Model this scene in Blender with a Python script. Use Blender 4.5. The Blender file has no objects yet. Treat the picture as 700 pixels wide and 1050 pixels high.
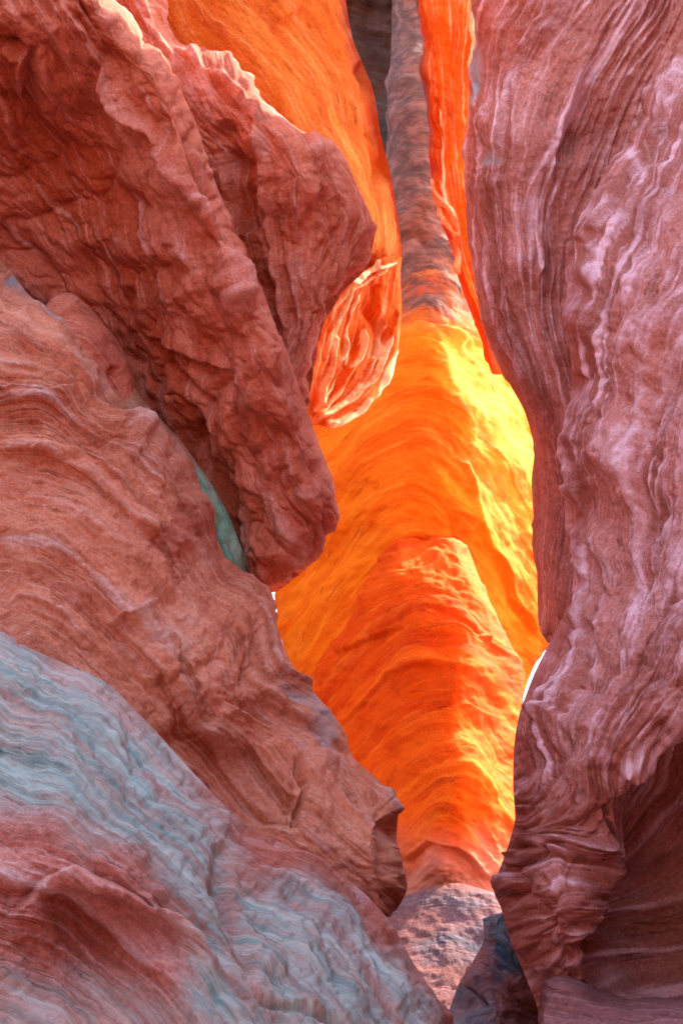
import bpy, math
import numpy as np
from mathutils import Vector

# ------------------------------------------------------------------ camera
CAM = np.array([0.0, 0.0, 1.6])
PITCH = math.radians(30)
W0, H0 = 700.0, 1050.0
FOC = (H0/2)/math.tan(math.radians(21))          # focal length in photo pixels
FWD = np.array([0, math.cos(PITCH), math.sin(PITCH)])
UP = np.array([0, -math.sin(PITCH), math.cos(PITCH)])
RIGHT = np.array([1.0, 0, 0])
cd = bpy.data.cameras.new("camera"); cam = bpy.data.objects.new("camera", cd)
bpy.context.collection.objects.link(cam); bpy.context.scene.camera = cam
cam.location = CAM; cam.rotation_euler = (math.pi/2+PITCH, 0, 0)
cd.sensor_fit = 'VERTICAL'; cd.sensor_height = 24; cd.lens = 12/math.tan(math.radians(21))
cd.clip_start = 0.05; cd.clip_end = 2000

# ------------------------------------------------------------------ light
SUN_EL, SUN_AZ = math.radians(52), math.radians(64)    # azimuth clockwise from +Y
sc = bpy.context.scene
w = bpy.data.worlds.new("World"); sc.world = w; w.use_nodes = True
nt = w.node_tree; nt.nodes.clear()
sky = nt.nodes.new('ShaderNodeTexSky'); sky.sky_type = 'NISHITA'; sky.sun_disc = False
sky.sun_elevation = SUN_EL; sky.sun_rotation = SUN_AZ; sky.dust_density = 3.0; sky.air_density = 0.8
bg = nt.nodes.new('ShaderNodeBackground'); bg.inputs[1].default_value = 0.15
wo = nt.nodes.new('ShaderNodeOutputWorld')
nt.links.new(sky.outputs[0], bg.inputs[0]); nt.links.new(bg.outputs[0], wo.inputs[0])
sd = bpy.data.lights.new("sun", 'SUN'); sd.energy = 2.0; sd.angle = math.radians(0.5); sd.color = (1, .93, .82)
so = bpy.data.objects.new("sun", sd); bpy.context.collection.objects.link(so)
sdir = Vector((math.cos(SUN_EL)*math.sin(SUN_AZ), math.cos(SUN_EL)*math.cos(SUN_AZ), math.sin(SUN_EL)))
so.rotation_euler = sdir.to_track_quat('Z', 'Y').to_euler(); so.location = (20, 0, 40)
vs = sc.view_settings; vs.view_transform = 'Standard'; vs.look = 'None'; vs.gamma = 1; vs.use_curve_mapping = False
vs.exposure = 3.0
sc.cycles.max_bounces = 8; sc.cycles.diffuse_bounces = 6
sc.cycles.use_denoising = True

# ------------------------------------------------------------------ numeric helpers
_r = np.random.RandomState(7)
PERM = _r.permutation(256); PERM = np.concatenate([PERM, PERM, PERM]).astype(np.int64)
_g = _r.normal(size=(256, 3)); GRAD = _g/np.linalg.norm(_g, axis=1)[:, None]

def noise3(x, y, z):
    """gradient noise, about -1..1"""
    x, y, z = np.broadcast_arrays(x, y, z)
    xi, yi, zi = np.floor(x), np.floor(y), np.floor(z)
    xf, yf, zf = x-xi, y-yi, z-zi
    xi = xi.astype(np.int64) & 255; yi = yi.astype(np.int64) & 255; zi = zi.astype(np.int64) & 255
    u = xf**3*(xf*(xf*6-15)+10); v = yf**3*(yf*(yf*6-15)+10); t = zf**3*(zf*(zf*6-15)+10)
    out = 0
    for i in (0, 1):
        for j in (0, 1):
            for k in (0, 1):
                h = PERM[PERM[PERM[(xi+i) & 255]+((yi+j) & 255)]+((zi+k) & 255)]
                g = GRAD[h]
                d = g[..., 0]*(xf-i)+g[..., 1]*(yf-j)+g[..., 2]*(zf-k)
                out = out+d*(u if i else 1-u)*(v if j else 1-v)*(t if k else 1-t)
    return out*1.6

def fbm(x, y, z, o=4, gain=.5):
    a, s, r = 1.0, 0.0, 0.0
    for i in range(o):
        r = r+a*noise3(x*2**i+i*17.3, y*2**i+i*5.1, z*2**i+i*9.7); s += a; a *= gain
    return r/s*1.3

def layers(s, seed, kind):
    """1-D bed profile: every bed has its own reach; kind 'step' gives shelves with a sharp lip, 'round' soft ribs"""
    i = np.floor(s); f = s-i
    rr = np.random.RandomState(seed).rand(1024)
    rc = np.random.RandomState(seed+999).rand(1024); ii = i.astype(np.int64)
    c = rc[ii % 1024]; c2 = rc[(ii+1) % 1024]
    a = rr[ii % 1024]; b = rr[(i.astype(np.int64)+1) % 1024]
    if kind == 'step':
        q = np.clip((f-.82)/.18, 0, 1); q = q*q*(3-2*q)
        body = a*(0.45+0.55*f**1.5)
        k = np.clip((f-.95)/.05, 0, 1)
        crest = np.exp(-((f-.80)/.10)**2)*np.clip(a-b*.45, 0, 1)*1.6
        return body*(1-q)+b*.45*q, crest, c*(1-k)+c2*k
    q = f*f*(3-2*f); k = np.clip((f-.9)/.1, 0, 1)
    return a*(1-q)+b*q, np.clip(a*(1-q)+b*q-.7, 0, 1), c*(1-k)+c2*k

def tps_fit(pts):
    P = np.array(pts, float); xy = P[:, :2]/100.0; z = P[:, 2]; n = len(P)
    d = np.linalg.norm(xy[:, None]-xy[None], axis=2)
    K = np.where(d > 1e-9, d*d*np.log(d+1e-12), 0)+np.eye(n)*0.02
    A = np.zeros((n+3, n+3)); A[:n, :n] = K; A[:n, n] = 1; A[:n, n+1:] = xy; A[n, :n] = 1; A[n+1:, :n] = xy.T
    sol = np.linalg.lstsq(A, np.concatenate([z, [0, 0, 0]]), rcond=None)[0]
    return xy, sol

def tps_eval(fit, px, py):
    xy, sol = fit; n = len(xy)
    X, Y = px/100.0, py/100.0
    r = sol[n]+sol[n+1]*X+sol[n+2]*Y
    for i in range(n):
        d2 = (X-xy[i, 0])**2+(Y-xy[i, 1])**2
        r = r+sol[i]*0.5*d2*np.log(d2+1e-12)
    return r

def catmull(P, ts):
    P = np.array(P, float); n = len(P)
    Q = np.vstack([2*P[0]-P[1], P, 2*P[-1]-P[-2]])
    i = np.clip(np.floor(ts).astype(int), 0, n-2); f = (ts-i)[:, None]
    p0, p1, p2, p3 = Q[i], Q[i+1], Q[i+2], Q[i+3]
    c = 0.5*((2*p1)+(-p0+p2)*f+(2*p0-5*p1+4*p2-p3)*f**2+(-p0+3*p1-3*p2+p3)*f**3)
    l = p1*(1-f)+p2*f
    return 0.6*c+0.4*l

def curve_dist(px, py, pts):
    """distance to a polyline, signed side (+ = left hand of travel in the picture, y down), and 0..1 along"""
    P = np.array(pts, float); best = np.full(px.shape, 1e9); side = np.zeros(px.shape); al = np.zeros(px.shape)
    L = np.concatenate([[0], np.cumsum(np.linalg.norm(P[1:]-P[:-1], axis=1))])
    for k in range(len(P)-1):
        a, b = P[k], P[k+1]; ab = b-a; l2 = ab@ab
        t = np.clip(((px-a[0])*ab[0]+(py-a[1])*ab[1])/l2, 0, 1)
        dx, dy = px-(a[0]+t*ab[0]), py-(a[1]+t*ab[1]); d = np.hypot(dx, dy)
        m = d < best
        best = np.where(m, d, best)
        side = np.where(m, np.sign(ab[1]*(px-a[0])-ab[0]*(py-a[1])), side)
        al = np.where(m, (L[k]+t*math.sqrt(l2))/L[-1], al)
    return best, side, al

def sm(x, a, b):
    t = np.clip((x-a)/(b-a), 0, 1); return t*t*(3-2*t)

def poly_sd(px, py, poly):
    P = np.array(poly, float); d, _, _ = curve_dist(px, py, np.vstack([P, P[:1]]))
    ins = np.zeros(px.shape, bool); n = len(P)
    for k in range(n):
        a, b = P[k], P[(k+1) % n]
        if a[1] == b[1]: continue
        c = ((a[1] > py) != (b[1] > py)) & (px < (b[0]-a[0])*(py-a[1])/(b[1]-a[1])+a[0])
        ins ^= c
    return np.where(ins, d, -d)

def to_world(px, py, d):
    x = (px-W0/2)/FOC; y = (H0/2-py)/FOC
    return CAM+d[..., None]*(FWD+x[..., None]*RIGHT+y[..., None]*UP)

# ------------------------------------------------------------------ materials
def rock_material(name, dark, mid, pale, patina_or_light=((.20, .34, .36), (.42, .50, .50)), band=0.045, crest_light_amt=.55, warm=None, bump=.8, rib_w=26, rib_amt=.5, hlo=.12, hhi=.75):
    m = bpy.data.materials.new(name); m.use_nodes = True
    N, L = m.node_tree.nodes, m.node_tree.links; N.clear()
    out = N.new('ShaderNodeOutputMaterial'); bs = N.new('ShaderNodeBsdfPrincipled'); L.new(bs.outputs[0], out.inputs[0])
    bs.inputs['Roughness'].default_value = .85; bs.inputs['Specular IOR Level'].default_value = .06
    def attr(n):
        a = N.new('ShaderNodeAttribute'); a.attribute_name = n; return a.outputs['Fac']
    def math_(op, a, b=None, c=None):
        n = N.new('ShaderNodeMath'); n.operation = op
        for i, v in enumerate((a, b, c)):
            if v is None: continue
            if hasattr(v, 'links'): L.new(v, n.inputs[i])
            else: n.inputs[i].default_value = v
        return n.outputs[0]
    def mix(f, a, b, mode='MIX'):
        n = N.new('ShaderNodeMix'); n.data_type = 'RGBA'; n.blend_type = mode
        for i, v in ((0, f), (6, a), (7, b)):
            if hasattr(v, 'links'): L.new(v, n.inputs[i])
            elif i == 0: n.inputs[0].default_value = v
            else: n.inputs[i].default_value = (*v, 1)
        return n.outputs[2]
    geo = N.new('ShaderNodeNewGeometry').outputs['Position']
    s = attr('strata'); crest_light = attr('crest_light'); pat = attr('patina_or_light')
    def n4(wscale, pscale, detail=3, rough=.6):
        n = N.new('ShaderNodeTexNoise'); n.noise_dimensions = '4D'
        L.new(geo, n.inputs['Vector']); L.new(math_('MULTIPLY', s, wscale), n.inputs['W'])
        n.inputs['Scale'].default_value = pscale; n.inputs['Detail'].default_value = detail; n.inputs['Roughness'].default_value = rough
        return n.outputs['Fac']
    def n3(scale, detail=5, rough=.6):
        n = N.new('ShaderNodeTexNoise'); L.new(geo, n.inputs['Vector'])
        n.inputs['Scale'].default_value = scale; n.inputs['Detail'].default_value = detail; n.inputs['Roughness'].default_value = rough
        return n.outputs['Fac']
    def remap(v, a, b):
        n = N.new('ShaderNodeMapRange'); n.interpolation_type = 'SMOOTHSTEP'
        L.new(v, n.inputs[0]); n.inputs[1].default_value = a; n.inputs[2].default_value = b; return n.outputs[0]
    bands = n4(band, .5, 4, .65); fine = n4(band*5, 1.2, 3, .7); blotch = n3(1.1, 6, .62); grain = n3(42, 5, .75)
    bedv = math_('ADD', math_('MULTIPLY', attr('bed'), .65), math_('MULTIPLY', bands, .45))
    c = mix(remap(bedv, .34, .72), dark, mid)
    rib = n4(band*1.6, .35, 2, .5)
    ribl = math_('SUBTRACT', 1, math_('MULTIPLY', math_('ABSOLUTE', math_('SUBTRACT', rib, .5)), rib_w))
    ribl = math_('MULTIPLY', math_('MULTIPLY', remap(ribl, 0, 1), remap(n3(3.1, 5, .65), .42, .62)), remap(n3(.8, 3, .6), .38, .62))
    c = mix(math_('MULTIPLY', ribl, rib_amt), c, pale)
    c = mix(math_('MULTIPLY', remap(fine, .5, .74), .55), c, pale)
    dk = n4(band*2.7, .45, 2, .5)
    dkl = math_('SUBTRACT', 1, math_('MULTIPLY', math_('ABSOLUTE', math_('SUBTRACT', dk, .47)), rib_w*1.3))
    dkl = math_('MULTIPLY', math_('MULTIPLY', remap(dkl, 0, 1), remap(n3(2.4, 5, .7), .45, .62)), .5)
    c = mix(dkl, c, tuple(v*.55 for v in dark))
    hv = math_('MULTIPLY', remap(crest_light, hlo, hhi), crest_light_amt)  # pale tint on raised lips: sky light painted into the colour
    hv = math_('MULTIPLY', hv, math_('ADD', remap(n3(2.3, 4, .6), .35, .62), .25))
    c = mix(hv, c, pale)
    if warm: c = mix(math_('MULTIPLY', remap(blotch, .5, .66), .7), c, warm)
    c = mix(.25, c, mix(remap(blotch, .3, .7), (.32, .30, .29), (.72, .70, .68)), 'OVERLAY')
    c = mix(.42, c, mix(remap(grain, .35, .65), (.25, .25, .25), (.78, .78, .78)), 'OVERLAY')
    pc = mix(remap(n4(band*1.0, 2.2, 5, .7), .38, .66), patina_or_light[0], patina_or_light[1])
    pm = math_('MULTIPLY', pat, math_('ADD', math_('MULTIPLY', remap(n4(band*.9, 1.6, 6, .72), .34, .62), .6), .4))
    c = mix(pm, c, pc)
    L.new(c, bs.inputs['Base Color'])
    h = math_('ADD', math_('ADD', math_('MULTIPLY', n4(band*5, 2.0, 5, .7), .4), math_('SUBTRACT', math_('MULTIPLY', ribl, .35), math_('MULTIPLY', dkl, .5))), math_('ADD', math_('MULTIPLY', n3(11, 8, .75), .6), math_('MULTIPLY', n3(60, 4, .6), .12)))
    bp = N.new('ShaderNodeBump'); bp.inputs['Strength'].default_value = bump; bp.inputs['Distance'].default_value = .05
    L.new(h, bp.inputs['Height']); L.new(bp.outputs[0], bs.inputs['Normal'])
    return m

M = {}
M['mauve'] = rock_material('mauve_sandstone', (.31, .095, .06), (.55, .235, .18), (.82, .55, .56), crest_light_amt=.95, rib_amt=.4)
M['rust'] = rock_material('rust_sandstone', (.44, .09, .035), (.64, .20, .115), (.74, .42, .34), crest_light_amt=.45, rib_amt=.12)
M['bank'] = rock_material('banded_sandstone', (.41, .10, .04), (.74, .30, .17), (.74, .47, .38), band=.06, crest_light_amt=.6, rib_amt=.25)
M['varnish'] = rock_material('varnished_sandstone', (.40, .10, .05), (.66, .31, .25), (.74, .58, .54), band=.07, rib_amt=.3, patina_or_light=((.18, .41, .39), (.52, .77, .68)))
M['orange'] = rock_material('orange_sandstone', patina_or_light=((.40, .12, .06), (.56, .21, .13)), dark=(.58, .045, .001), mid=(.74, .10, .003), pale=(.84, .20, .015), crest_light_amt=.3, bump=.6, rib_amt=.15)
M['ochre'] = rock_material('ochre_sandstone', (.60, .095, .008), (.78, .20, .022), (.86, .42, .14), crest_light_amt=.5, bump=.7, rib_amt=.3, patina_or_light=((.08, .10, .08), (.22, .24, .18)))
M['yellow'] = rock_material('amber_sandstone', (.74, .12, .003), (.84, .23, .008), (.90, .37, .04), crest_light_amt=.3, bump=.5, rib_amt=.2, patina_or_light=((.10, .055, .038), (.25, .12, .08)))
M['glow'] = rock_material('orange_sandstone_painted_rims', patina_or_light=((.10, .12, .06), (.30, .30, .20)), dark=(.68, .08, .003), mid=(.80, .15, .01), pale=(.95, .68, .34), crest_light_amt=1.0, bump=.5, rib_amt=.1, hlo=.2, hhi=.6)  # near-white pale tone paints in sun-hot rims on the ribs
M['ramp'] = rock_material('pink_sandstone_painted_shade', (.13, .045, .035), (.20, .085, .075), (.24, .14, .14), crest_light_amt=.4, rib_amt=.3, patina_or_light=((.04, .07, .09), (.12, .19, .23)))  # darker copy of the floor rock, shade put into its colour
M['lichen'] = rock_material('lichened_sandstone', (.36, .09, .035), (.50, .16, .08), (.68, .38, .31), patina_or_light=((.12, .34, .20), (.34, .62, .42)))
M['grey'] = rock_material('grey_sandstone_painted_shade', (.035, .025, .02), (.075, .05, .04), (.12, .09, .08))
M['floor'] = rock_material('pink_floor_sandstone', (.24, .10, .09), (.38, .20, .19), (.5, .36, .37), crest_light_amt=.4, rib_amt=.3, patina_or_light=((.06, .11, .15), (.20, .30, .34)))

# ------------------------------------------------------------------ rock builder
def mesh_from_grid(name, P, attrs, mat, parent=None):
    """P (nv,nu,3) closed ring grid"""
    nv, nu = P.shape[:2]
    idx = np.arange(nv*nu).reshape(nv, nu)
    q = np.stack([idx[:-1, :-1], idx[:-1, 1:], idx[1:, 1:], idx[1:, :-1]], -1).reshape(-1, 4)
    me = bpy.data.meshes.new(name)
    V = P.reshape(-1, 3)
    me.vertices.add(len(V)); me.vertices.foreach_set('co', V.astype(np.float32).ravel())
    me.loops.add(q.size); me.loops.foreach_set('vertex_index', q.astype(np.int32).ravel())
    me.polygons.add(len(q)); me.polygons.foreach_set('loop_start', np.arange(0, q.size, 4, dtype=np.int32))
    me.polygons.foreach_set('use_smooth', np.ones(len(q), bool))
    me.update(calc_edges=True)
    for k, a in attrs.items():
        at = me.attributes.new(k, 'FLOAT', 'POINT'); at.data.foreach_set('value', a.astype(np.float32).ravel())
    me.materials.append(mat)
    o = bpy.data.objects.new(name, me); bpy.context.collection.objects.link(o)
    if parent: o.parent = parent
    return o

def sample_params(P, Q, step, off=14.0):
    """parameter values along a pair list, dense where the pair lies in the picture"""
    A = np.array(P, float); B = np.array(Q, float); ts = [0.0]; t = 0.0; n = len(A)
    ins = lambda p: (-25 < p[0] < 725) and (-25 < p[1] < 1075)
    while t < n-1:
        i = min(int(t), n-2); f = t-i
        a0 = A[i]*(1-f)+A[i+1]*f; b0 = B[i]*(1-f)+B[i+1]*f
        sl = max(np.linalg.norm(B[i+1]-B[i]), np.linalg.norm(A[i+1]-A[i]), 1)
        st = step if any(ins(a0*(1-k)+b0*k) for k in (0, .25, .5, .75, 1)) else off
        t += st/sl; ts.append(min(t, n-1))
    return np.array(ts)

def rock(name, pairs, depth, guides, mat, roll=((0, 0), (30, .5)), thick=3.0, step=1.4, disp=None, feats=(), pits=(), patina_or_light=None, seed=0, parent=None, inset=26, fg=1.25, hg=.3):
    """A solid rock mass. pairs = [((inner x,y),(outer x,y)), ...] lay out its face; depth = control points (x,y,metres);
    guides = [(value, [(x,y)...])] bedding lines; the sides roll round and run back `thick` metres."""
    A = [p[0] for p in pairs]; B = [p[1] for p in pairs]
    ts = sample_params(A, B, step)
    a, b = catmull(A, ts), catmull(B, ts)
    wid = np.linalg.norm(b-a, axis=1); W = np.percentile(wid, 85)
    k = np.argmin(abs(wid-W))
    us = [0.0]; u = 0.0
    while u < 1:
        p = a[k]*(1-u)+b[k]*u
        ins = -40 < p[0] < 740 and -40 < p[1] < 1090
        edge = min(u if roll[0][1] else 1, (1-u) if roll[1][1] else 1)*W
        st = (step*(.5 if edge < 6 else 1)) if (ins or edge < 20) else 10.0
        u += st/W; us.append(min(u, 1))
    us = np.array(us)
    px = a[:, 0, None]*(1-us)+b[:, 0, None]*us; py = a[:, 1, None]*(1-us)+b[:, 1, None]*us
    d = tps_eval(tps_fit(depth), px, py)
    d0 = d.copy()
    s = tps_eval(tps_fit([(x, y, v) for v, L in guides for x, y in L]), px, py)
    wd = wid[:, None]
    for e, (rw, R) in enumerate(roll):
        if not R: continue
        dist = (us if e == 0 else 1-us)*wd
        q = np.clip(1-dist/np.minimum(rw, wd*.5), 0, .995)
        d = d+R*(1-np.sqrt(1-q*q))
    P = to_world(px, py, d)
    # normals of the base shape
    du = np.gradient(P, axis=1); dv = np.gradient(P, axis=0)
    n = np.cross(du, dv); n /= (np.linalg.norm(n, axis=2)[..., None]+1e-12)
    view = P-CAM; flip = np.sign((n*view).sum(2)); n = -n*flip[..., None]
    # ---- relief, in photo pixels, scaled by distance
    D = dict(c=(55, 9, 'step'), m=(17, 3.2, 'step'), f=(6, 1.1, 'step'), ridge=(11, 0), lump=(45, 4), scallop=(30, 0), tiny=1.0, warp=14, block=.65, reg=0.0)
    if disp: D.update(disp)
    for k_, g_ in (('c', 1.2), ('m', 1.7), ('f', 2.0)): D[k_] = (D[k_][0], D[k_][1]*g_, D[k_][2])
    for k_, g_ in (('ridge', 1.7), ('lump', 1.2), ('scallop', 1.4)): D[k_] = (D[k_][0], D[k_][1]*g_)
    zx, zy = px+seed*311, py+seed*173
    ws = s+D['warp']*fbm(zx/120, zy/120, zx*0+seed, 3)+.8*D['warp']/14*fbm(zx/30, zy/30, zx*0+seed+5, 2)
    h = np.zeros_like(px); crest_light = np.zeros_like(px); bed = np.zeros_like(px)
    gsy, gsx = np.gradient(s); mx, my = 0.0, 0.0
    J00 = np.gradient(px, axis=1); J01 = np.gradient(px, axis=0); J10 = np.gradient(py, axis=1); J11 = np.gradient(py, axis=0)
    det = J00*J11-J01*J10; det = np.where(abs(det) < 1e-6, 1e-6, det)
    gm = np.hypot((gsx*J11-gsy*J10)/det, (-gsx*J01+gsy*J00)/det)
    mx = np.median((gsx*J11-gsy*J10)/det); my = np.median((-gsx*J01+gsy*J00)/det); ml = math.hypot(mx, my)+1e-9
    tt = (px*my-py*mx)/ml+12*fbm(zx/60, zy/60, zx*0+9, 2)
    reg = np.clip(sm(fbm(zx/150, zy/150, zx*0+61, 3), -.35, .35)+D['reg'], 0, 1)
    for kk, (key, L) in enumerate((('c', 260), ('m', 120), ('f', 60))):
        w_, a_, kind = D[key]
        if not a_: continue
        sw = ws/w_+.5*fbm(zx/(w_*5), zy/(w_*5), ws/(w_*3)+kk*7.7, 2)
        mod = .35+1.1*np.clip(.5+noise3(zx/L, zy/L, ws/(w_*2.5)+kk*3.3), 0, 1.2)
        t_, cr_, bc_ = layers(sw+500, seed*13+kk, kind)
        att = sm(w_/(gm+1e-6), 4, 11); t_ = .5+(t_-.5)*att; cr_ = cr_*att; bc_ = .5+(bc_-.5)*att
        if D['block'] and kk < 2:
            li = np.floor(sw+500).astype(np.int64) % 1024; rb = np.random.RandomState(seed*7+kk)
            bw = (w_*(2.2+4*rb.rand(1024)))[li]; tb = tt/bw+(rb.rand(1024)*50)[li]+500
            bi = np.floor(tb); bf = tb-bi; hb = rb.rand(4096); bi = bi.astype(np.int64)*37+li*11
            e_ = np.clip((bf-.88)/.12, 0, 1); e_ = e_*e_*(3-2*e_)
            bv = hb[bi % 4096]*(1-e_)+hb[(bi+37) % 4096]*e_
            t_ = t_*(1-D['block']+D['block']*bv*1.3); cr_ = cr_*(.3+bv)
            bc_ = bc_*.75+.25*bv
        h += a_*(t_*mod-.5)*(1 if kk == 0 else .35+.9*reg)
        crest_light += (.8, 1.0, .6)[kk]*cr_*np.clip(mod, 0, 1.2)*(.3+.9*reg)
        bed += (.35, .4, .25)[kk]*bc_
    w_, a_ = D['ridge']
    if a_:
        for o_, (sc_, am) in enumerate(((1, 1), (.5, .45), (2.3, 1.1))):
            r1 = noise3(zx/(w_*sc_*9), zy/(w_*sc_*9), ws/(w_*sc_)+o_*31+seed)
            rg = np.clip(1-abs(r1)*2.2, 0, 1)**2.2*sm(w_*sc_/(gm+1e-6), 3.5, 9)
            mod = np.clip(.45+.9*noise3(zx/150, zy/150, ws/60+o_*9+seed), 0.05, 1.3)*(.3+.9*reg)
            h += a_*am*rg*mod; crest_light += (.9, .5, .45)[o_]*rg**2*mod
    w_, a_ = D['lump']
    if a_: h += a_*fbm(zx/w_, zy/w_, ws/w_*.8+seed*3, 4, .5)
    w_, a_ = D['scallop']
    if a_:
        wx = zx+10*noise3(zx/25, zy/25, zx*0+3); wy = zy+10*noise3(zx/25, zy/25, zx*0+8)
        for o_, (sc_, am) in enumerate(((1, 1), (.45, .4), (.2, .15))):
            v = abs(noise3(wx/(w_*sc_*1.7), wy/(w_*sc_*1.7), ws/(w_*sc_)+o_*5.5+seed))
            h += a_*am*(np.sqrt(v+.01)*1.4-.6)
            crest_light += .35*am*np.clip(v*2-.5, 0, 1)
    h += 1.6*D['tiny']*fbm(zx/11, zy/11, ws/9+seed, 3, .55)
    pk = noise3(zx/9, zy/9, ws/7+seed+40); h -= 2.2*D['tiny']*np.clip(pk-.42, 0, 1)*3*np.clip(noise3(zx/70, zy/70, ws/50+3)+.3, 0, 1)
    fn = np.clip(.5+noise3(zx/26, zy/26, zx*0+71), 0, 1)
    for f in feats:
        kind, amp, wdt, pts = f[:4]; amp = amp*fg*(.8+.4*fn); w2 = f[4] if len(f) > 4 else wdt*5
        jx = px+3*noise3(zx/18, zy/18, zx*0+2.5); jy = py+3*noise3(zx/18, zy/18, zx*0+6.5)
        dd, side, al = curve_dist(jx, jy, pts); endf = sm(al, 0, .08)*sm(1-al, 0, .08)
        if kind == 'ridge': g = np.exp(-(dd/wdt)**2); h += amp*g*endf; crest_light += hg*g*endf*np.clip(fn*1.5, 0, 1)
        elif kind == 'groove': h -= amp*np.exp(-(dd/wdt)**2)*endf
        elif kind == 'lip':
            sdn = dd*side
            g = np.where(sdn > 0, np.exp(-sdn/w2), 0)*sm(sdn, -wdt, wdt*.2)+np.where(sdn <= 0, sm(sdn, -wdt, 0)*.98, 0)
            cut = np.where(sdn < 0, -.35*np.exp(sdn/(w2*.5))*(1-sm(sdn, -wdt, 0)), 0)
            h += amp*(g+cut)*endf; crest_light += hg*np.exp(-(dd/(wdt*.6))**2)*endf*fn
    for poly, amp, soft in pits:
        jx = px+6*noise3(zx/30, zy/30, zx*0+12.5); jy = py+6*noise3(zx/30, zy/30, zx*0+16.5)
        h -= amp*sm(poly_sd(jx, jy, poly), -soft*.3, soft)
    for e, (rw, R) in enumerate(roll):
        if R and rw > 8: h = h*(.85+.15*sm((us if e == 0 else 1-us)*wd, 0, rw))
    P = P+n*(h*d0/FOC)[..., None]
    pat = np.zeros_like(px)
    for poly, amt, soft in (patina_or_light or ()):
        jx = px+12*noise3(zx/40, zy/40, zx*0+32.5); jy = py+12*noise3(zx/40, zy/40, zx*0+36.5)
        pat = np.maximum(pat, amt*sm(poly_sd(jx, jy, poly), -soft, soft))
    # ---- run the border back to make a closed solid
    def ring(P, a1, ax):
        return np.concatenate([a1[0], P, a1[1]], axis=ax)
    c_px, c_py = px.mean(), py.mean()
    def back(bx, by, bd, f):   # points behind the border, a little inside it
        vx, vy = c_px-bx, c_py-by; l = np.hypot(vx, vy)+1e-6
        k = np.minimum(inset*f, l*.6)
        return to_world(bx+vx/l*k, by+vy/l*k, bd+thick*f)
    # columns (u borders)
    fs = [.06, .15, .3, .6, 1.0]
    Lc, Rc = [], []
    for f in fs:
        vx = (b-a)/wd
        kk = np.minimum(inset*f, wid*.3)[:, None]
        la = a+vx*kk; rb = b-vx*kk
        Lc.append(to_world(la[:, 0], la[:, 1], d[:, 0]+thick*f)); Rc.append(to_world(rb[:, 0], rb[:, 1], d[:, -1]+thick*f))
    Lc = np.stack(Lc[::-1], 1); Rc = np.stack(Rc, 1)
    fullP = np.concatenate([Lc, P, Rc], 1); nl = len(fs)
    ext = lambda z: np.concatenate([np.repeat(z[:, :1], nl, 1), z, np.repeat(z[:, -1:], nl, 1)], 1)
    S, Hd, Pt, Bd = ext(s), ext(np.clip(crest_light, 0, 1)), ext(pat), ext(bed)
    # closing back face: join last column to first
    fullP = np.concatenate([fullP, fullP[:, :1]], 1); S, Hd, Pt, Bd = [np.concatenate([z, z[:, :1]], 1) for z in (S, Hd, Pt, Bd)]
    # end caps: collapse first and last rows to their back centres
    def cap(row):
        c = (row[0]+row[-2])/2; return c[None]*.96+row*.04
    fullP = np.concatenate([cap(fullP[0])[None], fullP, cap(fullP[-1])[None]], 0)
    S, Hd, Pt, Bd = [np.concatenate([z[:1], z, z[-1:]], 0) for z in (S, Hd, Pt, Bd)]
    return mesh_from_grid(name, fullP, dict(strata=S, crest_light=Hd, patina_or_light=Pt, bed=Bd), mat, parent)

def tag(o, label=None, cat=None, group=None, kind=None):
    for k, v in (('label', label), ('category', cat), ('group', group), ('kind', kind or 'thing')):
        if v: o[k] = v
    return o

def pr(A, B): 
    assert len(A) == len(B), (len(A), len(B)); return list(zip(A, B))

# ------------------------------------------------------------------ the ground
bpy_me = bpy.data.meshes.new('canyon_floor')
gx = np.concatenate([np.linspace(-600, -12, 12), np.linspace(-10, 10, 60), np.linspace(12, 600, 12)])
gy = np.concatenate([np.linspace(-600, -12, 12), np.linspace(-10, 24, 100), np.linspace(26, 600, 12)])
GX, GY = np.meshgrid(gx, gy); GZ = -.35+.25*fbm(GX/3, GY/3, GX*0, 4)
GP = np.stack([GX, GY, GZ], -1)
tag(mesh_from_grid('canyon_floor', GP, dict(strata=GZ*200, crest_light=GX*0, patina_or_light=GX*0, bed=GX*0+.5), M['floor']), kind='structure')

# ------------------------------------------------------------------ masses, far to near
# E back wall, its shade put into a dark grey colour
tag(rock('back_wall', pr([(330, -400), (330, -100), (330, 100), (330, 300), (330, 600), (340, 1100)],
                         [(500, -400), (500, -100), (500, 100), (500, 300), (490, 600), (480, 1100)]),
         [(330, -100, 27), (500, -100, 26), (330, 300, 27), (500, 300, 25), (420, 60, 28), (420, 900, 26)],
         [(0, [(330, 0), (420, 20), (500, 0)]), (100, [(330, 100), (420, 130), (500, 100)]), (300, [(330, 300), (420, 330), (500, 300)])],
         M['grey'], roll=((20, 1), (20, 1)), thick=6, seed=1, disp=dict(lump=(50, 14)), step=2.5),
    'grey rock wall far behind, coloured dark for its shade, seen in the narrow gap at the top', 'rock wall')

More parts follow.
